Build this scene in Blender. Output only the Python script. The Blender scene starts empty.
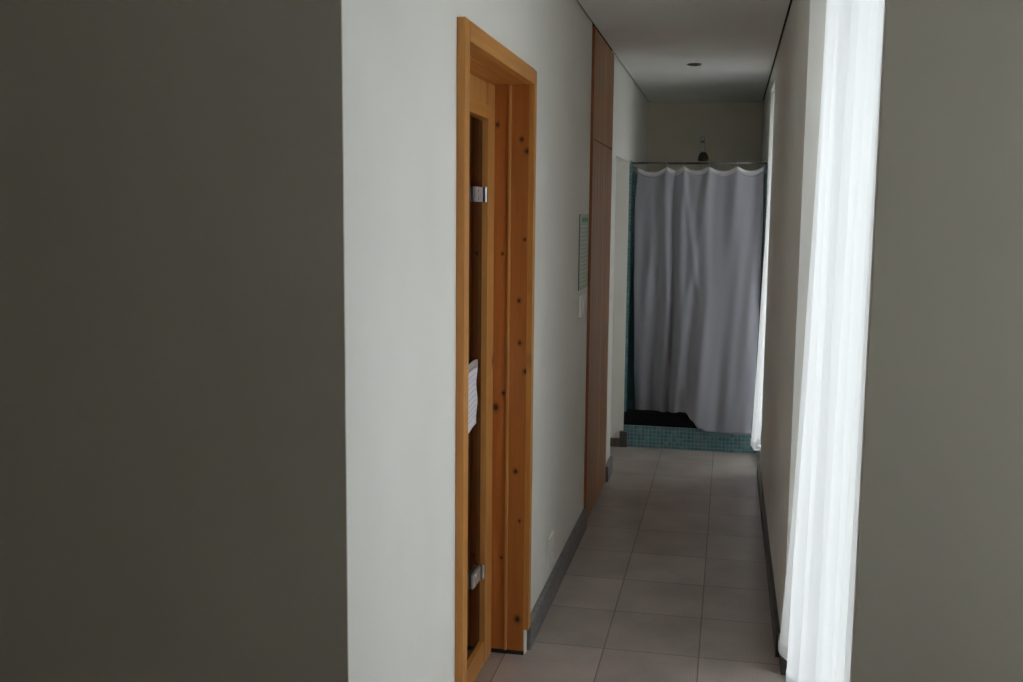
import bpy, bmesh, math, random
from mathutils import Vector, Matrix
random.seed(7)
sc = bpy.context.scene
col = sc.collection

# ------------------------------------------------------------------ camera
F_PX, YAW, PITCH, ROLL, CAM_H = 1037.05, 0.2055, 0.1213, 0.0096, 1.5851
cam_data = bpy.data.cameras.new('camera')
cam_data.sensor_width = 36.0
cam_data.lens = F_PX * 36.0 / 1023.0
cam_data.clip_start = 0.05
cam = bpy.data.objects.new('camera', cam_data)
col.objects.link(cam)
_f = Vector((-math.sin(YAW) * math.cos(PITCH), math.cos(YAW) * math.cos(PITCH), -math.sin(PITCH)))
_r = Vector((math.cos(YAW), math.sin(YAW), 0))
_u = _r.cross(_f)
_r2 = math.cos(ROLL) * _r + math.sin(ROLL) * _u
_u2 = -math.sin(ROLL) * _r + math.cos(ROLL) * _u
m = Matrix.Identity(4)
for i in range(3):
    m[i][0], m[i][1], m[i][2] = _r2[i], _u2[i], -_f[i]
m.translation = Vector((0, 0, CAM_H))
cam.matrix_world = m
sc.camera = cam

# ------------------------------------------------------------------ sky, exposure
SKY = 3.2
world = bpy.data.worlds.new('overcast_sky')
world.use_nodes = True
bg = world.node_tree.nodes['Background']
bg.inputs['Color'].default_value = (0.95, 0.975, 1.0, 1)
bg.inputs['Strength'].default_value = SKY
sc.world = world
sc.view_settings.view_transform = 'Standard'
sc.view_settings.look = 'None'
sc.view_settings.gamma = 1
sc.view_settings.use_curve_mapping = False
sc.view_settings.exposure = 0.66
sc.cycles.max_bounces = 14
sc.cycles.diffuse_bounces = 8
sc.cycles.transmission_bounces = 8
sc.cycles.transparent_max_bounces = 16
sc.cycles.use_denoising = True

# ------------------------------------------------------------------ key dimensions (metres)
XL, XR = -0.6855, 0.2293
ZT_T = 1.935
XN = 0.2325                     # edge of the near right wall        # faces of the corridor walls
HC = 2.5                        # ceiling
YN = 1.787                      # face of the wall the camera looks past
YE = 8.71                       # end wall inside the shower
YS = 7.05                       # front of the shower curb
WIN_TOP = 2.39

# ------------------------------------------------------------------ materials
class Mat:
    def __init__(s, name, color=(.8, .8, .8), rough=.5, metal=0.0, spec=.5):
        s.m = bpy.data.materials.new(name); s.m.use_nodes = True
        s.nt = s.m.node_tree; s.b = s.nt.nodes['Principled BSDF']
        s.out = s.nt.nodes['Material Output']
        s.b.inputs['Base Color'].default_value = (*color, 1)
        s.b.inputs['Roughness'].default_value = rough
        s.b.inputs['Metallic'].default_value = metal
        s.b.inputs['Specular IOR Level'].default_value = spec
        s._c = None
    def n(s, t, **kw):
        x = s.nt.nodes.new(t)
        for k, v in kw.items():
            if k in x.inputs: x.inputs[k].default_value = v
            else: setattr(x, k, v)
        return x
    def l(s, a, b): s.nt.links.new(a, b)
    def co(s):
        if s._c is None:
            g = s.n('ShaderNodeNewGeometry'); s._c = g.outputs['Position']
        return s._c
    def mapping(s, scale=(1, 1, 1), loc=(0, 0, 0)):
        mp = s.n('ShaderNodeMapping'); mp.inputs['Scale'].default_value = scale
        mp.inputs['Location'].default_value = loc
        s.l(s.co(), mp.inputs['Vector']); return mp.outputs['Vector']
    def ramp(s, fac, stops, interp='LINEAR'):
        r = s.n('ShaderNodeValToRGB'); r.color_ramp.interpolation = interp
        e = r.color_ramp.elements
        e[0].position, e[0].color = stops[0][0], (*stops[0][1], 1)
        e[1].position, e[1].color = stops[-1][0], (*stops[-1][1], 1)
        for p, c in stops[1:-1]:
            q = e.new(p); q.color = (*c, 1)
        s.l(fac, r.inputs['Fac']); return r.outputs['Color']
    def mix(s, fac, a, b, blend='MIX'):
        x = s.n('ShaderNodeMix', data_type='RGBA', blend_type=blend)
        for sock, v in ((x.inputs[0], fac), (x.inputs[6], a), (x.inputs[7], b)):
            if isinstance(v, (int, float)): sock.default_value = v
            elif isinstance(v, tuple): sock.default_value = (*v, 1)
            else: s.l(v, sock)
        return x.outputs[2]
    def math(s, op, a, b=None):
        x = s.n('ShaderNodeMath', operation=op)
        for i, v in enumerate((a, b)):
            if v is None: continue
            if isinstance(v, (int, float)): x.inputs[i].default_value = v
            else: s.l(v, x.inputs[i])
        return x.outputs[0]
    def bump(s, h, strength=.2, dist=.002):
        bm = s.n('ShaderNodeBump'); bm.inputs['Strength'].default_value = strength
        bm.inputs['Distance'].default_value = dist
        s.l(h, bm.inputs['Height']); s.l(bm.outputs['Normal'], s.b.inputs['Normal'])
    def color(s, c): s.l(c, s.b.inputs['Base Color'])

def paint(name, c, var=.03, rough=.75):
    M = Mat(name, c, rough, spec=.25)
    nz = M.n('ShaderNodeTexNoise', Scale=2.5, Detail=4.0); M.l(M.co(), nz.inputs['Vector'])
    lo = tuple(x * (1 - var) for x in c); hi = tuple(min(1, x * (1 + var)) for x in c)
    M.color(M.ramp(nz.outputs['Fac'], [(.3, lo), (.7, hi)]))
    n2 = M.n('ShaderNodeTexNoise', Scale=160.0, Detail=3.0); M.l(M.co(), n2.inputs['Vector'])
    M.bump(n2.outputs['Fac'], .12, .001)
    return M.m

def wood(name, c0, c1, grain='z', flat='y', knots=True, plank=0.0, plank_axis=0, rough=.38, kscale=6.5, flute=0.0, spots=()):
    """pine / veneer: grain runs along `grain`; knots go straight through the board along `flat`"""
    M = Mat(name, c1, rough)
    sc_ = {'x': 26.0, 'y': 26.0, 'z': 26.0}; sc_[grain] = 1.3
    v = M.mapping(tuple(sc_[a] for a in 'xyz'))
    nz = M.n('ShaderNodeTexNoise', Scale=1.6, Detail=6.0, Roughness=.62, Distortion=.5); M.l(v, nz.inputs['Vector'])
    cc = M.ramp(nz.outputs['Fac'], [(.28, c0), (.5, tuple((a + b) / 2 for a, b in zip(c0, c1))), (.72, c1)])
    big = M.n('ShaderNodeTexNoise', Scale=1.1, Detail=2.0); M.l(M.co(), big.inputs['Vector'])
    cc = M.mix(.35, cc, M.ramp(big.outputs['Fac'], [(.3, c0), (.7, c1)]))
    if knots:
        ks = {'x': 1.0, 'y': 1.0, 'z': 1.0}; ks[grain] = .62; ks[flat] = 0.0
        vor = M.n('ShaderNodeTexVoronoi', Scale=kscale); M.l(M.mapping(tuple(ks[a] for a in 'xyz'), (.13, .41, .29)), vor.inputs['Vector'])
        mask = M.math('GREATER_THAN', M.n('ShaderNodeSeparateColor').outputs[0], .3)
        sep = mask.node.inputs[0].links[0].from_node
        M.l(vor.outputs['Color'], sep.inputs[0])
        ring = M.ramp(vor.outputs['Distance'], [(.025, (1, 1, 1)), (.055, (.3, .3, .3)), (.11, (0, 0, 0))])
        cc = M.mix(M.math('MULTIPLY', ring, mask), cc, tuple(x * .16 for x in c0))
    if spots:                                    # knots at their own places on the board: (x, z, radius)
        sep2 = M.n('ShaderNodeSeparateXYZ'); M.l(M.co(), sep2.inputs[0])
        acc = 9.0
        for kx, kz, kr in spots:
            dx = M.math('DIVIDE', M.math('SUBTRACT', sep2.outputs[0], kx), kr)
            dz = M.math('DIVIDE', M.math('SUBTRACT', sep2.outputs[2], kz), kr * 1.25)
            d = M.math('SQRT', M.math('ADD', M.math('MULTIPLY', dx, dx), M.math('MULTIPLY', dz, dz)))
            acc = M.math('MINIMUM', d, acc)
        cc = M.mix(M.ramp(M.math('DIVIDE', acc, 3.0), [(.24, (1, 1, 1)), (.40, (.4, .4, .4)), (.85, (0, 0, 0))]), cc, tuple(x * .14 for x in c0))
    M.color(cc)
    h = nz.outputs['Fac']
    if flute:
        sp = M.n('ShaderNodeSeparateXYZ'); M.l(M.co(), sp.inputs[0])
        q = M.math('DIVIDE', sp.outputs[1], flute)
        wn = M.n('ShaderNodeTexWhiteNoise', noise_dimensions='1D'); M.l(M.math('FLOOR', q), wn.inputs['W'])
        cc = M.mix(1.0, cc, M.ramp(wn.outputs['Value'], [(0, (.78, .76, .74)), (1, (1.08, 1.08, 1.08))]), 'MULTIPLY')
        gv = M.math('GREATER_THAN', M.math('FRACT', q), .90)
        M.color(M.mix(gv, cc, tuple(x * .45 for x in c0))); M.bump(M.math('SUBTRACT', 1.0, gv), .4, .003)
    else:
        M.bump(h, .12, .001)
    return M.m

M_WALL = paint('white_wall_paint', (.85, .835, .785))
M_BACK = paint('cream_wall_paint', (.88, .82, .69))
M_CEIL = paint('white_ceiling_paint', (.86, .85, .83))
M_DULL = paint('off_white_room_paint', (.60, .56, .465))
M_DARKGAP = Mat('dark_gap', (.02, .02, .018), .8).m
PINE_A, PINE_B = (.42, .155, .028), (.72, .33, .08)
M_PINE_FRONT = wood('pine_upright_front', PINE_A, PINE_B, 'z', 'x', kscale=4)
M_PINE_HEAD = wood('pine_head_board', PINE_A, PINE_B, 'y', 'x', kscale=3)
M_PINE_JAMB = wood('pine_jamb_board', (.37, .105, .018), (.56, .20, .045), 'z', 'y', knots=False, spots=[
    (-.790, .908, .0085), (-.763, .96, .005), (-.710, 1.288, .005), (-.706, 1.14, .0055), (-.685, 1.04, .006), (-.716, .68, .006), (-.791, 1.89, .0055),
    (-.706, 1.84, .0055), (-.688, 1.80, .006), (-.704, .135, .008), (-.765, .36, .004), (-.700, .50, .004), (-.770, 1.45, .004), (-.692, 1.50, .004)])
M_PINE_SOFFIT = wood('pine_soffit_board', (.38, .12, .02), (.60, .24, .055), 'y', 'z', kscale=5)
M_PINE_STILE = wood('pine_door_stile', (.46, .19, .045), (.68, .34, .10), 'z', 'x', kscale=4)
M_PINE_BEAD = wood('pine_bead', (.46, .19, .045), (.68, .34, .10), 'z', 'x', knots=False)
M_SAUNA = wood('sauna_lining_wood', (.30, .12, .04), (.42, .18, .06), 'y', 'x', kscale=5)
M_CLOSET = wood('beech_veneer_fluted', (.45, .205, .070), (.58, .285, .108), 'z', 'x', knots=False, rough=.45, flute=.112)
M_CLOSET_EDGE = wood('reddish_veneer_edge', (.30, .09, .025), (.38, .13, .035), 'z', 'x', knots=False)

def floor_mat():
    M = Mat('grey_stoneware_tiles', (.2, .18, .16), .36)
    v = M.mapping((1, 1, 1), (.0585 + 3.45, -4.03 + 11.25, 0))
    br = M.n('ShaderNodeTexBrick', offset=0.0, squash=1.0)
    for k, x in (('Scale', 1.0), ('Mortar Size', .0028), ('Mortar Smooth', .35), ('Brick Width', .345), ('Row Height', .375), ('Bias', 0.0)):
        br.inputs[k].default_value = x
    br.inputs['Color1'].default_value = (.48, .405, .36, 1)
    br.inputs['Color2'].default_value = (.58, .495, .44, 1)
    br.inputs['Mortar'].default_value = (.24, .19, .165, 1)
    M.l(v, br.inputs['Vector'])
    n = M.n('ShaderNodeTexNoise', Scale=4.5, Detail=5.0); M.l(M.co(), n.inputs['Vector'])
    c = M.mix(.5, br.outputs['Color'], M.ramp(n.outputs['Fac'], [(.32, (.60, .60, .60)), (.68, (1.05, 1.05, 1.05))]), 'MULTIPLY')
    # fine woven relief pressed into every tile
    wx = M.n('ShaderNodeTexWave', wave_type='BANDS', bands_direction='X', Scale=34.0, Distortion=2.5); M.l(M.co(), wx.inputs['Vector'])
    wx.inputs['Detail'].default_value = 2.0
    wy = M.n('ShaderNodeTexWave', wave_type='BANDS', bands_direction='Y', Scale=24.0, Distortion=2.5); M.l(M.co(), wy.inputs['Vector'])
    wv = M.math('MULTIPLY', wx.outputs['Fac'], wy.outputs['Fac'])
    c = M.mix(.5, c, M.ramp(wv, [(.0, (.72, .72, .72)), (.6, (1.08, 1.08, 1.08))]), 'MULTIPLY')
    M.color(c)
    h = M.math('SUBTRACT', M.math('MULTIPLY', wv, .35), M.math('MULTIPLY', br.outputs['Fac'], 2.0))
    M.bump(h, .35, .0016)
    return M.m
M_FLOOR = floor_mat()

def stone(name, c, rough=.45):
    M = Mat(name, c, rough)
    n = M.n('ShaderNodeTexNoise', Scale=38.0, Detail=6.0, Roughness=.7); M.l(M.co(), n.inputs['Vector'])
    M.color(M.ramp(n.outputs['Fac'], [(.3, tuple(x * .65 for x in c)), (.7, tuple(x * 1.3 for x in c))]))
    M.bump(n.outputs['Fac'], .15, .001)
    return M.m
M_SKIRT = stone('grey_granite', (.21, .205, .20))
M_SKIRT_DARK = stone('dark_granite', (.055, .055, .052))
M_SKIRT_BROWN = stone('brown_stone', (.14, .115, .085))
M_BLACK = Mat('black_rubber', (.006, .006, .007), .85, spec=.15).m

def mosaic():
    M = Mat('teal_glass_mosaic', (.08, .3, .32), .22)
    # the 25 mm grid is laid on whichever two axes span the face
    g = M.n('ShaderNodeNewGeometry')
    sp = M.n('ShaderNodeSeparateXYZ'); M.l(g.outputs['Position'], sp.inputs[0])
    sn = M.n('ShaderNodeSeparateXYZ'); M.l(g.outputs['Normal'], sn.inputs[0])
    P = .026
    def line(i):
        fr = M.math('FRACT', M.math('DIVIDE', M.math('ADD', sp.outputs[i], 20.0), P))
        d = M.math('ABSOLUTE', M.math('SUBTRACT', fr, .5))
        edge = M.math('GREATER_THAN', d, .43)
        flat = M.math('LESS_THAN', M.math('ABSOLUTE', sn.outputs[i]), .5)
        return M.math('MULTIPLY', edge, flat)
    grout = M.math('MAXIMUM', M.math('MAXIMUM', line(0), line(1)), line(2))
    sn_ = M.n('ShaderNodeVectorMath', operation='SNAP'); M.l(g.outputs['Position'], sn_.inputs[0]); sn_.inputs[1].default_value = (P, P, P)
    wn = M.n('ShaderNodeTexWhiteNoise'); M.l(sn_.outputs[0], wn.inputs['Vector'])
    tile = M.ramp(wn.outputs['Value'], [(0, (.075, .18, .205)), (.5, (.10, .225, .25)), (.9, (.15, .29, .315)), (1, (.06, .19, .28))])
    M.color(M.mix(grout, tile, (.25, .32, .32)))
    M.bump(M.math('SUBTRACT', 1.0, grout), .3, .001)
    return M.m
M_MOSAIC = mosaic()

def cloth(name, c, trans=.5, clear=0.0, weave=True):
    M = Mat(name, c, .9)
    nt = M.nt
    d = M.n('ShaderNodeBsdfDiffuse'); d.inputs['Color'].default_value = (*c, 1)
    t = M.n('ShaderNodeBsdfTranslucent'); t.inputs['Color'].default_value = (*c, 1)
    a = M.n('ShaderNodeMixShader'); a.inputs[0].default_value = trans
    M.l(d.outputs[0], a.inputs[1]); M.l(t.outputs[0], a.inputs[2])
    o = a.outputs[0]
    if weave:
        n = M.n('ShaderNodeTexNoise', Scale=220.0, Detail=2.0); M.l(M.co(), n.inputs['Vector'])
        bm = M.n('ShaderNodeBump'); bm.inputs['Strength'].default_value = .15; bm.inputs['Distance'].default_value = .001
        M.l(n.outputs['Fac'], bm.inputs['Height'])
        M.l(bm.outputs[0], d.inputs['Normal']); M.l(bm.outputs[0], t.inputs['Normal'])
    if clear:
        tr = M.n('ShaderNodeBsdfTransparent')
        b = M.n('ShaderNodeMixShader'); b.inputs[0].default_value = clear
        M.l(o, b.inputs[1]); M.l(tr.outputs[0], b.inputs[2]); o = b.outputs[0]
    nt.links.new(o, M.out.inputs['Surface'])
    return M.m
M_SHEER = cloth('white_sheer_fabric', (.96, .965, .98), .58, .07)
M_SHEER_THIN = cloth('thin_white_sheer_fabric', (.97, .97, .98), .65, .28)
M_SHEER_HEM = cloth('white_sheer_hem', (.90, .90, .91), .4, 0)
M_SHOWER = cloth('grey_white_shower_fabric', (.40, .40, .44), .15)
M_SHOWER_HEM = cloth('pale_hem_tape', (.62, .60, .62), .1)

def clear_glass(name, tint=(1, 1, 1), refl=.06, rough=.0):
    M = Mat(name, tint, rough)
    t = M.n('ShaderNodeBsdfTransparent'); t.inputs['Color'].default_value = (*tint, 1)
    g = M.n('ShaderNodeBsdfGlossy'); g.inputs['Roughness'].default_value = rough
    fr = M.n('ShaderNodeFresnel'); fr.inputs['IOR'].default_value = 1.5
    x = M.n('ShaderNodeMixShader')
    M.l(fr.outputs[0], x.inputs[0]); M.l(t.outputs[0], x.inputs[1]); M.l(g.outputs[0], x.inputs[2])
    M.nt.links.new(x.outputs[0], M.out.inputs['Surface'])
    return M.m
M_GLASS = clear_glass('window_glass', (.96, .98, .98))
M_ADDED_FROST = cloth('added_frosted_glass', (.88, .87, .82), .85, 0, weave=False)
M_BRONZE = clear_glass('bronze_tinted_glass', (.20, .11, .07), rough=.03)
M_ALU = Mat('brushed_aluminium', (.62, .63, .65), .35, 1.0).m
M_WHITE = Mat('white_plastic', (.90, .90, .86), .35).m
M_CHROME = Mat('chrome', (.75, .76, .77), .18, 1.0).m
M_DARKMETAL = Mat('dark_tarnished_metal', (.14, .135, .12), .3, .9).m
M_STEELPLATE = Mat('satin_steel_plate', (.68, .70, .72), .42, .85).m
M_HOLE = Mat('dark_lamp_cavity', (.03, .028, .026), .6).m
def glow_free_paper():
    M = Mat('white_paper', (.82, .80, .86), .8, spec=.1)
    n = M.n('ShaderNodeTexNoise', Scale=30.0, Detail=3.0); M.l(M.co(), n.inputs['Vector'])
    M.bump(n.outputs['Fac'], .2, .002); return M.m
M_PAPER = glow_free_paper()
M_INK = Mat('grey_ink', (.52, .51, .55), .8).m
M_TAPE = Mat('grey_adhesive_tape', (.45, .42, .42), .4).m
M_POSTER = Mat('pale_green_sheet', (.50, .58, .44), .5).m
M_POSTER_HEAD = Mat('green_header_print', (.13, .38, .10), .5).m
M_POSTER_INK = Mat('pale_grey_green_lines', (.70, .74, .66), .5).m
M_POSTER_EDGE = Mat('dark_green_edge', (.10, .13, .07), .5).m
M_GROUND = paint('pale_outdoor_paving', (.45, .45, .43))

# ------------------------------------------------------------------ mesh helpers
def new_bm(): return bmesh.new()
def box(bm, x0, x1, y0, y1, z0, z1, bev=0.0):
    v = [bm.verts.new((x, y, z)) for x in (x0, x1) for y in (y0, y1) for z in (z0, z1)]
    fs = [(0, 1, 3, 2), (4, 6, 7, 5), (0, 4, 5, 1), (2, 3, 7, 6), (0, 2, 6, 4), (1, 5, 7, 3)]
    faces = [bm.faces.new([v[i] for i in f]) for f in fs]
    if bev:
        es = {e for f in faces for e in f.edges}
        bmesh.ops.bevel(bm, geom=list(es), offset=bev, segments=2, affect='EDGES', profile=.7)
def tube(bm, pts, r, n=12, caps=True):
    pts = [Vector(p) for p in pts]; rings = []
    rr = r if isinstance(r, (list, tuple)) else [r] * len(pts)
    up0 = None
    for i, p in enumerate(pts):
        d = (pts[min(i + 1, len(pts) - 1)] - pts[max(i - 1, 0)]).normalized()
        if up0 is None:
            up0 = Vector((0, 0, 1)) if abs(d.z) < .9 else Vector((1, 0, 0))
        a = d.cross(up0).normalized(); b = a.cross(d).normalized(); up0 = b
        rings.append([bm.verts.new(p + rr[i] * (math.cos(t) * a + math.sin(t) * b)) for t in [2 * math.pi * k / n for k in range(n)]])
    for A, B in zip(rings, rings[1:]):
        for k in range(n): bm.faces.new((A[k], A[(k + 1) % n], B[(k + 1) % n], B[k]))
    if caps:
        bm.faces.new(rings[0][::-1]); bm.faces.new(rings[-1])
def lathe(bm, prof, origin, axis, n=28):
    """profile (radius, distance along axis)"""
    ax = Vector(axis).normalized(); o = Vector(origin)
    a = ax.orthogonal().normalized(); b = ax.cross(a)
    rings = []
    for r, h in prof:
        if r < 1e-6: rings.append([bm.verts.new(o + ax * h)])
        else: rings.append([bm.verts.new(o + ax * h + r * (math.cos(t) * a + math.sin(t) * b)) for t in [2 * math.pi * k / n for k in range(n)]])
    for A, B in zip(rings, rings[1:]):
        if len(A) == 1 and len(B) == 1: continue
        for k in range(n):
            k2 = (k + 1) % n
            if len(A) == 1: bm.faces.new((A[0], B[k2], B[k]))
            elif len(B) == 1: bm.faces.new((A[k], A[k2], B[0]))
            else: bm.faces.new((A[k], A[k2], B[k2], B[k]))
def obj(name, bm, mat, parent=None, smooth=False, mods=()):
    bmesh.ops.recalc_face_normals(bm, faces=bm.faces)
    me = bpy.data.meshes.new(name); bm.to_mesh(me); bm.free()
    for mt in (mat if isinstance(mat, (list, tuple)) else [mat]): me.materials.append(mt)
    if smooth:
        for p in me.polygons: p.use_smooth = True
    o = bpy.data.objects.new(name, me); col.objects.link(o)
    if parent:
        o.parent = parent
        o.matrix_parent_inverse = Matrix.Translation(-parent.location)
    return o
def thing(name, label, cat, loc=(0, 0, 0), group=None, kind=None):
    o = bpy.data.objects.new(name, None); col.objects.link(o)
    o.location = loc; o.empty_display_size = .1
    tag(o, label, cat, group, kind); return o
def tag(o, label=None, cat=None, group=None, kind=None):
    if label: o['label'] = label
    if cat: o['category'] = cat
    if group: o['group'] = group
    if kind: o['kind'] = kind
    return o
def struct(name, boxes, mat, bev=0.0, label=None, cat=None):
    bm = new_bm()
    for b in boxes: box(bm, *b, bev=bev)
    o = obj(name, bm, mat); o['kind'] = 'structure'
    return tag(o, label, cat)

# ------------------------------------------------------------------ the room shell
TH = .30                                # wall thickness
ROOM = (-3.0, 1.0, -2.3)                # left, right, back of the room the camera stands in
# floor: one slab under the room and the corridor
struct('floor', [(-3.3, .62, -2.6, 9.0, -.12, 0.0), (.62, 1.3, -2.6, YN, -.12, 0.0)], M_FLOOR, label='grey stoneware tile floor of the corridor', cat='floor')
G = .012                                # shadow gap between ceiling and walls
struct('ceiling', [(XL + G, XR - G, YN - .3, YE, HC, HC + .12),
                   (ROOM[0], ROOM[1], ROOM[2], YN - .3, HC, HC + .12),
                   (ROOM[0], XL - .05, YN - .3, YN, HC, HC + .12), (XN + .01, ROOM[1], YN - .3, YN, HC, HC + .12),
                   ], M_CEIL, label='white ceiling with dark shadow gaps at its edges', cat='ceiling')
# dark backing above the shadow gaps, closes the shell
struct('trim_1', [(-3.3, 1.3, -2.6, 9.0, HC + .12, HC + .2),
                  (XL - .02, XL + G, YN, YE, HC + .012, HC + .12), (XR - G, XR + .02, YN, YE, HC + .012, HC + .12)], M_DARKGAP)

WL = XL - TH
SD0, SD1, SDZ = 2.61, 3.55, 2.035       # sauna door opening
CL0, CL1 = 5.135, 6.02                  # closet opening
RE0, RE1, REZ = 6.325, 7.045, 1.945     # doorway before the shower
struct('wall_left', [
    (WL, XL, YN + .0045, SD0, 0, HC + .1), (WL, XL, SD0, SD1, SDZ, HC + .1), (WL, XL, SD1, CL0, 0, HC + .1),
    (WL, XL, CL1, RE0, 0, HC + .1), (WL, XL, RE0, RE1, REZ, HC + .1), (WL, XL, RE1, YE, 0, HC + .1), (XL - .01, XL + .012, RE1 + .0005, YS - .0005, 0, ZT_T),
    (WL - .25, WL - .0, CL0 - .05, CL1 + .05, 0, HC + .1)], M_WALL, label='white corridor wall on the left', cat='wall')
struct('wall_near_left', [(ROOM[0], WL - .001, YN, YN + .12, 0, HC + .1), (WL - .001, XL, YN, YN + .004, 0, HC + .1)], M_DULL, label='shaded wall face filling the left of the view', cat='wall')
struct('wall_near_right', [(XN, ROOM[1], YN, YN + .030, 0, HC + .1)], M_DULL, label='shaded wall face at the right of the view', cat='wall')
struct('wall_back', [(WL, XR + .4, YE, YE + .2, 0, HC + .1)], M_BACK, label='wall behind the shower at the corridor end', cat='wall')
PI0, PI1 = 3.59, 6.42                   # pier between the two windows
FW0, FW1 = 7.65, 8.30               # small added frosted window in the shower, unseen, brightens the end wall
XO = .62                                # outer face
struct('wall_right', [
    (XR, XO, PI0, PI1, 0, HC + .1), (XR, XO, YN + .030, PI0, WIN_TOP, HC + .1), (XR, XO, PI1, 7.06, WIN_TOP, HC + .1),
    (XR, XO, 7.06, FW0, 0, HC + .1), (XR, XO, FW1, YE, 0, HC + .1), (XR, XO, FW0, FW1, 0, 1.42), (XR, XO, FW0, FW1, 1.80, HC + .1), (.50, XO, YN + .031, 1.86, 0, WIN_TOP)], M_WALL, label='white pier and wall on the right of the corridor', cat='wall')
# room around the camera
W0, W1 = .25, 1.66  # opening for the added out-of-view window that lights the near walls
struct('wall_room_right', [(ROOM[1], ROOM[1] + .2, ROOM[2], W0, 0, HC + .1), (ROOM[1], ROOM[1] + .2, W1, YN + .030, 0, HC + .1),
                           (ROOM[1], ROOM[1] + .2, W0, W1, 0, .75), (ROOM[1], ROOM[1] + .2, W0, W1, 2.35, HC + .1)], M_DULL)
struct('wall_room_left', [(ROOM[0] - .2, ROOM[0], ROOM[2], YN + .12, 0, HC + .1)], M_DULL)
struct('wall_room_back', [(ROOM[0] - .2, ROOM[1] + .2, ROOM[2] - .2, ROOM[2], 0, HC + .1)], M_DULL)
# ground outside the windows
struct('ground', [(XO + .0, 30, 1.85, 30, -.35, -.13), (1.3, 30, -25, 1.85, -.35, -.13)], M_GROUND)

# unseen niche back before the shower, set shallow to bounce light onto the jamb
struct('wall_niche', [(WL - .05, WL, RE0 - .05, RE1 + .05, 0, 2.1)], M_WALL)

# ------------------------------------------------------------------ skirting
BT, BH = .022, .098
struct('baseboard_left', [(XL, XL + BT, 3.574, CL0 - .002, 0, BH)], M_SKIRT, bev=.003, label='grey stone skirting between sauna door and closet', cat='skirting')
struct('baseboard_left_far', [(XL, XL + BT, CL1 + .03, RE0, 0, BH)], M_SKIRT, bev=.003, label='short grey stone skirting beyond the closet', cat='skirting')
struct('baseboard_doorway', [(WL + .001, XL - .012, RE1 - BT, RE1, 0, .06)], M_SKIRT_BROWN, bev=.002)
struct('baseboard_corner', [(XL - .012, XL + .040, RE1 - BT, YS - .001, 0, .11)], M_SKIRT_DARK, bev=.002)
struct('baseboard_right', [(XR - .016, XR, 3.72, PI1, 0, .085), (XR - .003, XR, PI0, 3.72, 0, .075), (XR - .003, .50, PI0 - .016, PI0, 0, .075),
                           (XR - .016, .50, PI1, PI1 + .016, 0, .085)], M_SKIRT_DARK, bev=.002, label='dark stone skirting along the right pier', cat='skirting')
struct('trim_2', [(XR + .012, .50, YN + .030, PI0 - .016, 0, .006)], M_SKIRT_DARK)
struct('trim_3', [(XR - .004, .50, PI1 + .016, 7.05, 0, .02)], M_SKIRT_DARK)

# ------------------------------------------------------------------ windows
def window(n, y0, y1, z0, z1, x0, x1, mid, pane=None):
    bm = new_bm(); w = .05
    box(bm, x0, x1, y0, y0 + w, z0, z1, bev=.003); box(bm, x0, x1, y1 - w, y1, z0, z1, bev=.003)
    box(bm, x0, x1, y0 + w, y1 - w, z0, z0 + w, bev=.003); box(bm, x0, x1, y0 + w, y1 - w, z1 - w, z1, bev=.003)
    if mid: box(bm, x0, x1, mid - .03, mid + .03, z0 + w, z1 - w, bev=.003)
    f = obj('window_%d' % n, bm, M_ALU); f['kind'] = 'structure'
    spans = [(y0 + w, mid - .03), (mid + .03, y1 - w)] if mid else [(y0 + w, y1 - w)]
    for a, b in spans:
        g = new_bm(); xm = (x0 + x1) / 2
        box(g, xm - .003, xm + .003, a, b, z0 + w, z1 - w)
        obj('glass', g, pane or M_GLASS, f)
    return f
window(1, 1.86, PI0, .006, WIN_TOP, .50, .56, 2.8)
window(2, PI1, 7.06, .02, WIN_TOP, .50, .56, None)
window(4, FW0, FW1, 1.42, 1.80, .30, .35, None, M_ADDED_FROST)  # added behind the shower curtain to let light onto the end wall
window(3, W0, W1, .75, 2.35, 1.10, 1.16, None)  # added beside the camera, out of view, as light for the near walls

# ------------------------------------------------------------------ sauna door (door_1)
D = thing('door_1', 'bronze glass sauna door deep in a knotty pine frame, left wall', 'door', (XL, 3.04, 0), kind='structure')
FX = XL + .022                           # casing front
bm = new_bm()
box(bm, XL, FX, 2.580, 2.632, 0.0, 2.074, bev=.0025); obj('casing', bm, M_PINE_FRONT, D)
bm = new_bm(); box(bm, XL, FX, 3.530, 3.572, .095, 2.072, bev=.0025); obj('casing', bm, M_PINE_FRONT, D)
bm = new_bm(); box(bm, XL, FX + .001, 2.632, 3.530, 2.0225, 2.073, bev=.0025); obj('casing', bm, M_PINE_HEAD, D)
# far jamb: outer board, bead, inner board
bm = new_bm(); box(bm, -.742, XL + .004, 3.527, 3.549, .016, 2.026, bev=.002); obj('jamb_board', bm, M_PINE_JAMB, D)
bm = new_bm(); box(bm, -.752, -.7425, 3.518, 3.549, .016, 2.026, bev=.005); obj('bead', bm, M_PINE_BEAD, D)
bm = new_bm(); box(bm, -.830, -.7525, 3.527, 3.549, .016, 2.026, bev=.002); obj('jamb_board', bm, M_PINE_JAMB, D)
bm = new_bm(); box(bm, -.830, XL + .004, 2.611, 2.626, .0, 2.026, bev=.002); obj('jamb_board', bm, M_PINE_JAMB, D)
# soffit, planked
bm = new_bm()
for i in range(3):
    a = -.830 + i * .0485
    box(bm, a + .0006, a + .0479, 2.626, 3.527, 2.0222, 2.034, bev=.0015)
obj('soffit', bm, M_PINE_SOFFIT, D)
bm = new_bm(); box(bm, -.83, XL + .005, 3.529, 3.549, 0.0, .0155); obj('sealing_strip', bm, M_DARKGAP, D)
bm = new_bm(); box(bm, XL + .0045, XL + .009, 3.532, 3.570, .0, .105); obj('plaster_edge', bm, M_WHITE, D)
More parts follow.
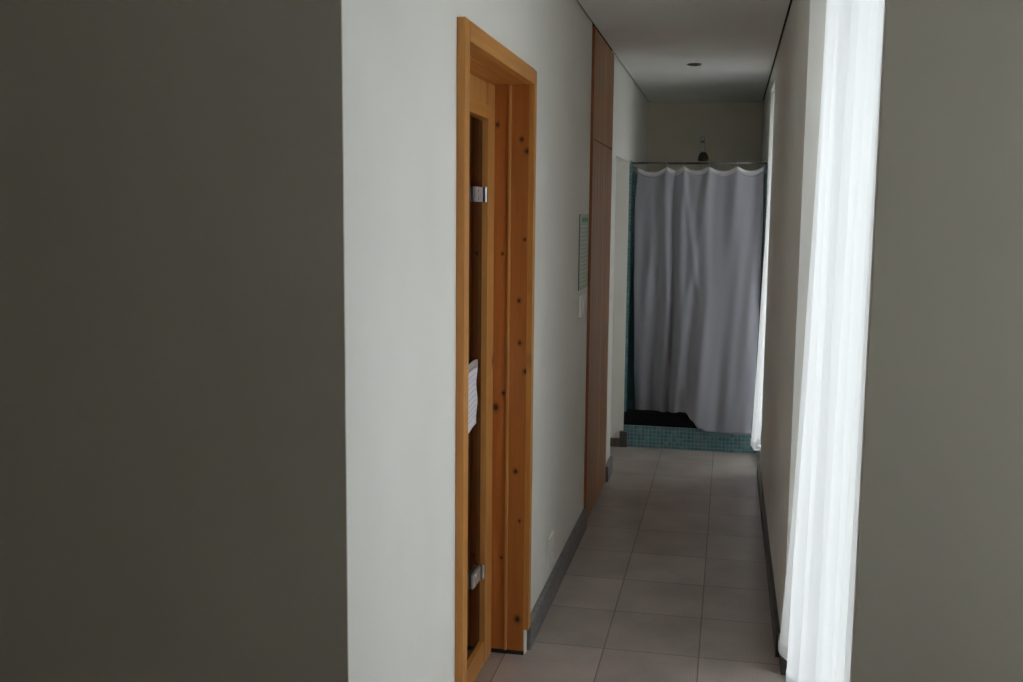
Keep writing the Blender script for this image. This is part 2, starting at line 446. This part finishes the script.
# fixed frame and tongue-and-groove head panel
bm = new_bm(); box(bm, -.850, -.800, 3.425, 3.5265, 0.0, 2.021, bev=.003); obj('stile', bm, M_PINE_STILE, D)
bm = new_bm(); box(bm, -.850, -.800, 2.627, 2.68, 0.0, 2.021, bev=.003); obj('stile', bm, M_PINE_STILE, D)
bm = new_bm()
for i in range(9):
    a = 2.681 + i * .08258
    box(bm, -.846, -.806, a, a + .0823, 1.945, 2.021, bev=.003)
obj('head_panel', bm, M_PINE_STILE, D)
bm = new_bm(); box(bm, -.850, -.798, 2.681, 3.4245, 1.900, 1.944, bev=.004); obj('head_rail', bm, M_PINE_HEAD, D)
bm = new_bm(); box(bm, -.850, -.802, 2.681, 3.4245, 0.0, .085, bev=.004); obj('bottom_rail', bm, M_PINE_HEAD, D)
# rebate inside the frame
bm = new_bm(); box(bm, -.850, -.826, 3.385, 3.4245, .0855, 1.8995, bev=.002); obj('rebate_strip', bm, M_PINE_JAMB, D)
bm = new_bm(); box(bm, -.824, -.816, 2.685, 3.410, .092, 1.893, bev=.001); gl = obj('glass_door', bm, M_BRONZE, D)
for z in (1.650, .352):
    bm = new_bm(); box(bm, -.8155, -.806, 3.275, 3.380, z - .024, z + .024, bev=.002); h = obj('hinge', bm, M_STEELPLATE, D)
    bm = new_bm(); tube(bm, [(-.803, 3.396, z - .025), (-.803, 3.396, z + .025)], .0085, 14); obj('knuckle', bm, M_CHROME, h)
    bm = new_bm()
    for dz in (-.014, .014):
        lathe(bm, [(0, .0025), (.0045, .0022), (.0055, 0)], (-.806, 3.31, z + dz), (1, 0, 0), 12)
    obj('screw', bm, M_CHROME, h)
bm = new_bm(); tube(bm, [(-.78, 2.76, .82), (-.78, 2.76, 1.18)], .014, 14)
tube(bm, [(-.816, 2.76, .87), (-.78, 2.76, .87)], .008, 10); tube(bm, [(-.816, 2.76, 1.13), (-.78, 2.76, 1.13)], .008, 10)
obj('handle', bm, M_PINE_STILE, D)

# inside of the sauna, seen dimly through the glass
struct('wall_sauna', [(-2.35, -2.3, 2.2, 3.95, 0, 2.1), (-2.3, WL, 2.2, 2.25, 0, 2.1), (-2.3, WL, 3.9, 3.95, 0, 2.1), (-2.3, WL, 2.25, 3.9, 2.05, 2.1)], M_SAUNA)
b = thing('sauna_bench', 'slatted wooden bench behind the tinted sauna door', 'bench', (-2.0, 3.1, 0))
bm = new_bm()
for i in range(5): box(bm, -2.29 + i * .115, -2.29 + i * .115 + .09, 2.27, 3.88, .86, .885, bev=.004)
obj('seat', bm, M_SAUNA, b)
for y in (2.35, 3.8):
    bm = new_bm(); box(bm, -1.80, -1.76, y - .02, y + .02, 0, .86); box(bm, -2.28, -1.8, y - .02, y + .02, .80, .86); obj('leg', bm, M_SAUNA, b)

# paper note taped to the glass door, bulging away from it
def sheet(name, rows, mat, parent=None, thick=.0006):
    bm = new_bm()
    vs = [[bm.verts.new(p) for p in r] for r in rows]
    for A, B in zip(vs, vs[1:]):
        for i in range(len(A) - 1): bm.faces.new((A[i], A[i + 1], B[i + 1], B[i]))
    o = obj(name, bm, mat, parent, smooth=True)
    if thick:
        s = o.modifiers.new('thickness', 'SOLIDIFY'); s.thickness = thick
    return o
NT = thing('paper_notice', 'creased white paper note taped to the glass sauna door', 'notice', (-.81, 3.2, .99))
def note_x(u, t):     # u across, t down
    return -.8125 + .006 * math.sin(math.pi * u) + .0022 * math.sin(11 * t + 1) * (1 - .4 * u)
def note_p(u, t, off=0.0):
    y = 3.335 - .245 * u
    z = 1.092 - .205 * t + .006 * math.sin(5 * u) - .02 * u * t
    return (note_x(u, t) + off, y, z)
sheet('paper', [[note_p(u / 12, t / 16) for u in range(13)] for t in range(17)], M_PAPER, NT)
sheet('tape', [[note_p(u / 12, t, .0012) for u in range(13)] for t in (-.06, .0, .07)], M_TAPE, NT, .0003)
bm = new_bm()
for k in range(9):
    t = .16 + .085 * k
    w0, w1 = .10, .10 + random.uniform(.5, .78)
    n = 8
    pts = [w0 + (w1 - w0) * i / n for i in range(n + 1)]
    A = [bm.verts.new(note_p(u, t, .0011)) for u in pts]; B = [bm.verts.new(note_p(u, t + .014, .0011)) for u in pts]
    for i in range(n): bm.faces.new((A[i], A[i + 1], B[i + 1], B[i]))
obj('print', bm, M_INK, NT)

# ------------------------------------------------------------------ closet
C_ = thing('built_in_closet', 'floor-to-ceiling brown wooden closet front with grooved veneer', 'closet', (XL, 5.6, 0))
cx = XL + .014
bm = new_bm(); box(bm, XL - .2, cx, CL0, CL0 + .022, .004, HC - .006, bev=.0015); obj('side_panel', bm, M_CLOSET_EDGE, C_)
bm = new_bm(); box(bm, XL - .2, cx - .004, CL1 - .018, CL1, .004, HC - .006, bev=.0015); obj('side_panel', bm, M_CLOSET_EDGE, C_)
def door_leaf(name, y0, y1, z0, z1):
    bm = new_bm(); box(bm, cx - .022, cx - .004, y0, y1, z0, z1, bev=.002)
    return obj(name, bm, M_CLOSET, C_)
ym = 5.60
door_leaf('upper_door', CL0 + .023, ym - .0015, 1.963, HC - .008)
door_leaf('upper_door', ym + .0015, CL1 - .019, 1.963, HC - .008)
door_leaf('door', CL0 + .023, ym - .0015, .012, 1.956)
door_leaf('door', ym + .0015, CL1 - .019, .012, 1.956)
bm = new_bm(); box(bm, XL - .2, cx - .024, CL0 + .023, CL1 - .019, .004, HC - .006); obj('carcass', bm, M_DARKGAP, C_)

# ------------------------------------------------------------------ things on the left wall
P_ = thing('wall_notice', 'pale green framed notice beside the closet, above a light switch', 'notice', (XL, 4.94, 1.41))
bm = new_bm(); box(bm, XL + .0005, XL + .004, 4.797, 5.092, 1.234, 1.590, bev=.0015); obj('frame', bm, M_POSTER_EDGE, P_)
bm = new_bm(); box(bm, XL + .0041, XL + .0055, 4.798, 5.091, 1.235, 1.589); obj('sheet', bm, M_POSTER, P_)
bm = new_bm(); box(bm, XL + .0056, XL + .0062, 4.86, 5.05, 1.553, 1.575); obj('header', bm, M_POSTER_HEAD, P_)
bm = new_bm()
for k in range(15):
    z = 1.535 - k * .0195
    box(bm, XL + .0056, XL + .0061, 4.82, 4.82 + random.uniform(.18, .25), z - .004, z + .002)
obj('text_lines', bm, M_POSTER_INK, P_)
S_ = thing('light_switch', 'small white light switch on left wall below the green notice', 'switch', (XL, 4.90, 1.15))
bm = new_bm(); box(bm, XL + .0005, XL + .014, 4.83, 4.95, 1.105, 1.205, bev=.003); obj('plate', bm, M_WHITE, S_)
bm = new_bm(); box(bm, XL + .0145, XL + .020, 4.85, 4.93, 1.125, 1.185, bev=.002); obj('rocker', bm, M_WHITE, S_)
O_ = thing('wall_outlet', 'white socket plate low on the left wall above the skirting', 'socket', (XL, 4.11, .2))
bm = new_bm(); box(bm, XL + .0005, XL + .009, 4.045, 4.165, .142, .272, bev=.003); obj('plate', bm, M_WHITE, O_)
bm = new_bm()
lathe(bm, [(.0, .0035), (.019, .0035), (.021, .006), (.026, .006), (.027, .0)], (XL + .0091, 4.105, .207), (1, 0, 0), 24)
obj('socket_well', bm, M_WHITE, O_, smooth=True)
bm = new_bm()
for dy in (-.009, .009): lathe(bm, [(0, .0041), (.003, .0041), (.003, .003)], (XL + .0091, 4.105 + dy, .207), (1, 0, 0), 8)
obj('pin_hole', bm, M_HOLE, O_)

# ------------------------------------------------------------------ downlight
L_ = thing('ceiling_downlight', 'small round recessed downlight in the corridor ceiling', 'light', (-.245, 6.52, HC))
bm = new_bm(); lathe(bm, [(.030, 0), (.030, -.006), (.036, -.008), (.043, -.004), (.043, 0)], (-.245, 6.52, HC), (0, 0, 1), 32)
obj('rim', bm, M_DARKMETAL, L_, smooth=True)
bm = new_bm(); lathe(bm, [(.0, -.004), (.020, -.0045), (.029, -.002), (.029, 0)], (-.245, 6.52, HC), (0, 0, 1), 32)
obj('lamp', bm, M_HOLE, L_, smooth=True)

# ------------------------------------------------------------------ shower
TT = .010
ZT = 1.935
struct('wall_shower_tiling', [(XL, XL + TT, YS + .001, YE, 0, ZT), (XR - TT, XR, YS + .03, FW0, 0, ZT), (XR - TT, XR, FW1, YE, 0, ZT), (XR - TT, XR, FW0, FW1, 0, 1.42), (XR - TT, XR, FW0, FW1, 1.80, ZT), (XL + TT, XR - TT, YE - TT, YE, 0, ZT),
                              (XL + TT, XL + TT + .018, YS + .001, YS + .03, .245, ZT)],
       M_MOSAIC, label='teal mosaic tiling inside the shower', cat='tiling')
struct('floor_shower', [(XL + TT, XR - TT, YS + .14, YE - TT, 0, .04)], M_MOSAIC)
K = thing('shower_curb', 'teal mosaic shower curb with a black top at the corridor end', 'curb', (-.23, YS + .06, 0))
bm = new_bm(); box(bm, XL + TT + .001, XR - TT - .001, YS, YS + .12, 0, .152, bev=.002); obj('tiled_face', bm, M_MOSAIC, K)
bm = new_bm(); box(bm, XL + .0105, XR - TT - .002, YS + .002, YS + .125, .1525, .240, bev=.004); obj('black_cap', bm, M_BLACK, K)
# head on the end wall
H_ = thing('shower_fitting', 'chrome shower head on twin pipes, end wall above the curtain', 'shower head', (-.235, YE, 2.1))
bm = new_bm()
for dx in (-.018, .018): tube(bm, [(-.243 + dx, YE - .035, 1.15), (-.243 + dx, YE - .035, 2.205)], .0045, 10)
obj('pipe', bm, M_CHROME, H_)
bm = new_bm()
lathe(bm, [(0, -.03), (.014, -.028), (.021, -.012), (.021, .01), (.012, .024), (0, .026)], (-.243, YE - .035, 2.205), (0, 0, 1), 18)
tube(bm, [(-.243, YE - .001, 2.195), (-.243, YE - .05, 2.195)], .010, 10)
obj('bracket', bm, M_CHROME, H_, smooth=True)
bm = new_bm(); tube(bm, [(-.235, YE - .03, 2.085), (-.232, YE - .10, 2.092), (-.230, YE - .17, 2.075)], .009, 12)
obj('arm', bm, M_DARKMETAL, H_, smooth=True)
bm = new_bm(); lathe(bm, [(0, .05), (.016, .047), (.030, .034), (.040, .012), (.043, -.012), (.041, -.020), (0, -.020)], (-.229, YE - .19, 2.048), (0, -.25, 1), 28)
obj('spray_head', bm, M_DARKMETAL, H_, smooth=True)
# rod
YR = YS + .055
R_ = thing('curtain_rod', 'thin metal shower rod spanning the corridor end', 'rod', (-.23, YR, 1.937))
bm = new_bm(); tube(bm, [(XL + TT + .006, YR, 1.937), (XR - .006, YR, 1.937)], .0075, 14); obj('tube', bm, M_DARKMETAL, R_, smooth=True)
for x, d in ((XL + TT, 1), (XR, -1)):
    bm = new_bm(); lathe(bm, [(0, 0), (.02, 0), (.02, .004), (.012, .010), (.0, .010)], (x, YR, 1.937), (d, 0, 0), 20); obj('flange', bm, M_CHROME, R_, smooth=True)

# curtain: sags between its hooks, hangs inside the curb on the left and flops over it on the right
SC = thing('shower_curtain', 'grey-white fabric shower curtain closing the corridor end', 'curtain', (-.22, YR, 1.9))
hooks = [0.0, .232, .372, .570, .795, 1.0]
def lerp(a, b, t): return a + (b - a) * t
def pw(tab, x):
    if x <= tab[0][0]: return tab[0][1]
    for (a, va), (b, vb) in zip(tab, tab[1:]):
        if x <= b:
            t = (x - a) / (b - a); t = t * t * (3 - 2 * t); return va + (vb - va) * t
    return tab[-1][1]
def top_z(u):
    for a, b in zip(hooks, hooks[1:]):
        if a <= u <= b + 1e-9:
            t = (u - a) / (b - a); w = b - a
            return 1.918 - (.02 + .16 * w) * .60 * (1 - (2 * t - 1) ** 2) - (.008 if a == 0 else 0)
    return 1.918
BOT = [(0, .222), (.24, .222), (.29, .232), (.36, .256), (.44, .254), (.50, .212), (.56, .165), (.62, .146), (.74, .140), (1.0, .140)]
XLE = [(0, -.603), (.25, -.620), (.6, -.632), (.85, -.636), (1, -.622)]   # left edge by height fraction
XRE = [(0, .185), (.2, .200), (.5, .210), (.8, .212), (1, .204)]
def g(d, w): return math.exp(-(d / w) ** 2)
# fold lines: u at top, u at middle, u at bottom, width, depth (towards the viewer +), fade in, fade out (height fractions from the bottom)
FOLDS = [(.232, .10, .07, .050, .020, 0, 1), (.232, .27, .215, .040, .024, 0, 1), (.30, .315, .30, .028, -.030, 0, .95),
         (.372, .375, .37, .040, .024, 0, 1), (.372, .52, .46, .030, .012, .3, 1), (.57, .44, .345, .045, .024, 0, 1), (.50, .49, .46, .045, -.018, 0, .8),
         (.57, .58, .50, .045, .020, 0, 1), (.795, .66, .62, .07, .014, 0, 1), (.795, .80, .80, .08, .018, 0, 1), (1.0, .93, .92, .06, .016, 0, 1),
         (.15, .19, .155, .035, -.018, 0, .85), (.70, .72, .70, .06, -.012, 0, .9), (0, .02, .02, .05, .012, 0, 1)]
def fold(u, h):
    d = 0
    for a, b, c, w, A, h0, h1 in FOLDS:
        uc = lerp(b, a, (h - .5) * 2) if h > .5 else lerp(c, b, h * 2)
        k = 1.0
        if h < h0: k = max(0, 1 - (h0 - h) / .15)
        if h > h1: k = max(0, 1 - (h - h1) / .15)
        grow = .45 + .75 * (1 - h) ** .7
        d += 1.15 * A * k * grow * g(u - uc, w * (.75 + .5 * (1 - h)))
    d += .0022 * math.sin(34 * u + 5 * h) + .0015 * math.sin(61 * u - 9 * h)
    # crumpled knot of cloth near the hem
    d += .026 * g(u - .345 + .25 * (h - .05), .03) * g(h - .07, .06) - .018 * g(u - .39, .022) * g(h - .09, .07)
    return d
NU, NV = 150, 110
rows = []
for j in range(NV + 1):
    h = 1 - j / NV
    row = []
    for i in range(NU + 1):
        u = i / NU
        z0, z1 = pw(BOT, u), top_z(u)
        z = z0 + (z1 - z0) * h
        hh = max(0, min(1, (z - .14) / 1.76))
        x = lerp(pw(XLE, hh), pw(XRE, hh), u)
        flop = pw([(0, 1.0), (.13, .95), (.36, .1), (.52, -1.0), (1, -1.0)], u)      # + behind the curb cap, - in front
        base = YR + flop * (.110 * (1 - hh) ** 2 if flop > 0 else .10 * (1 - min(1, hh * 1.4)) ** 1.3)
        row.append((x, base - fold(u, hh), z))
    rows.append(row)
nh = 2
sheet('cloth', rows[nh:], M_SHOWER, SC, .001)
sheet('hem_band', [[(x, y - .0015, z) for x, y, z in r] for r in rows[:nh + 1]], M_SHOWER_HEM, SC, .0012)
for u in hooks:
    x = lerp(XLE[-1][1], XRE[-1][1], u); x = min(max(x, -.64), .2)
    bm = new_bm()
    tube(bm, [(x, YR + .012 * math.sin(t), 1.934 + .014 * math.cos(t)) for t in [2 * math.pi * k / 20 for k in range(21)]], .0016, 6, caps=False)
    obj('hook', bm, M_CHROME, SC, smooth=True)

# ------------------------------------------------------------------ window curtains
def drape(name, label, y0, y1, xb, zb, zt, nf, amp, seed, flare=0.0, lift=0.0, fabric=None):
    """sheer curtain from y0 (far end) to y1; xb(t, h) is its mean plane, t along, h height fraction"""
    rnd = random.Random(seed)
    ph = [0]; 
    for _ in range(nf): ph.append(ph[-1] + rnd.uniform(.6, 1.4))
    tot = ph[-1]; ph = [p / tot for p in ph]; am = [rnd.uniform(.6, 1.25) for _ in range(nf)]
    N, V = nf * 18, 60
    R = thing(name, label, 'curtain', ((xb(.5, .5)), (y0 + y1) / 2, zb))
    rows = []
    for j in range(V + 1):
        h = 1 - j / V; row = []
        for i in range(N + 1):
            t = i / N
            k = max(q for q in range(nf) if ph[q] <= t + 1e-9); s = (t - ph[k]) / (ph[k + 1] - ph[k])
            sp = .5 - .5 * math.cos(2 * math.pi * s)
            a = amp * am[k] * (.75 + .45 * (1 - h)) * (1 + .15 * math.sin(5 * h + k))
            w = .012 * math.sin(2.4 * h + k * 1.7) * (1 - h)
            x = xb(t, h) + a * (.5 - sp) + .002 * math.sin(9 * h + 3 * k)
            y = y0 + (y1 - y0) * t + flare * (1 - h) ** 3 * max(0, 1 - t * 6) + w + .35 * a * math.sin(2 * math.pi * s) * .5
            row.append((x, y, zb + lift * max(0, t - .35) * (1 - h) ** 4 + (zt - zb) * h))
        rows.append(row)
    sheet('cloth', rows, fabric or M_SHEER, R, 0)
    hb = [[(x, y, z + .045 * k) for (x, y, z) in rows[-1]] for k in (1, 0)]
    sheet('hem', [[(x - .0012, y, z) for x, y, z in r] for r in hb], M_SHEER_HEM, R, 0)
    return R
def near_x(t, h):
    x = .280 - .012 * (1 - h) - .046 * (1 - h) ** 3 * max(0, 1 - t * 5)
    x -= .050 * max(0, (t - .92) / .08) ** 1.2 * min(1, max(0, (h - .02) / .3))
    return x
drape('window_curtain', 'tall white sheer curtain glowing at the nearer corridor window', 3.575, 1.835, near_x, .075, 2.37, 9, .036, 3, .15)
def far_x(t, h):
    return .30 - .055 * (1 - t) - (.060 * (1 - h) ** 1.5) * (1 - .5 * t)
drape('window_curtain', 'white sheer curtain at the far window next to the shower', 7.015, 6.46, far_x, .07, 2.37, 6, .022, 5, lift=.3, fabric=M_SHEER_THIN)
drape('window_curtain', 'unseen white sheer curtain over the added window beside the viewer', W1 - .01, W0 + .01, lambda t, h: 1.05, .76, 2.33, 10, .03, 9)
for (a, b2) in ((1.87, 3.70), (6.45, 7.045)):
    r = thing('curtain_rail', 'white ceiling rail carrying the %s sheer curtain' % ('nearer' if a < 3 else 'far'), 'rail', (.30, (a + b2) / 2, WIN_TOP))
    bm = new_bm(); box(bm, .27, .32, a, b2, WIN_TOP - .016, WIN_TOP - .001, bev=.003); obj('track', bm, M_WHITE, r)
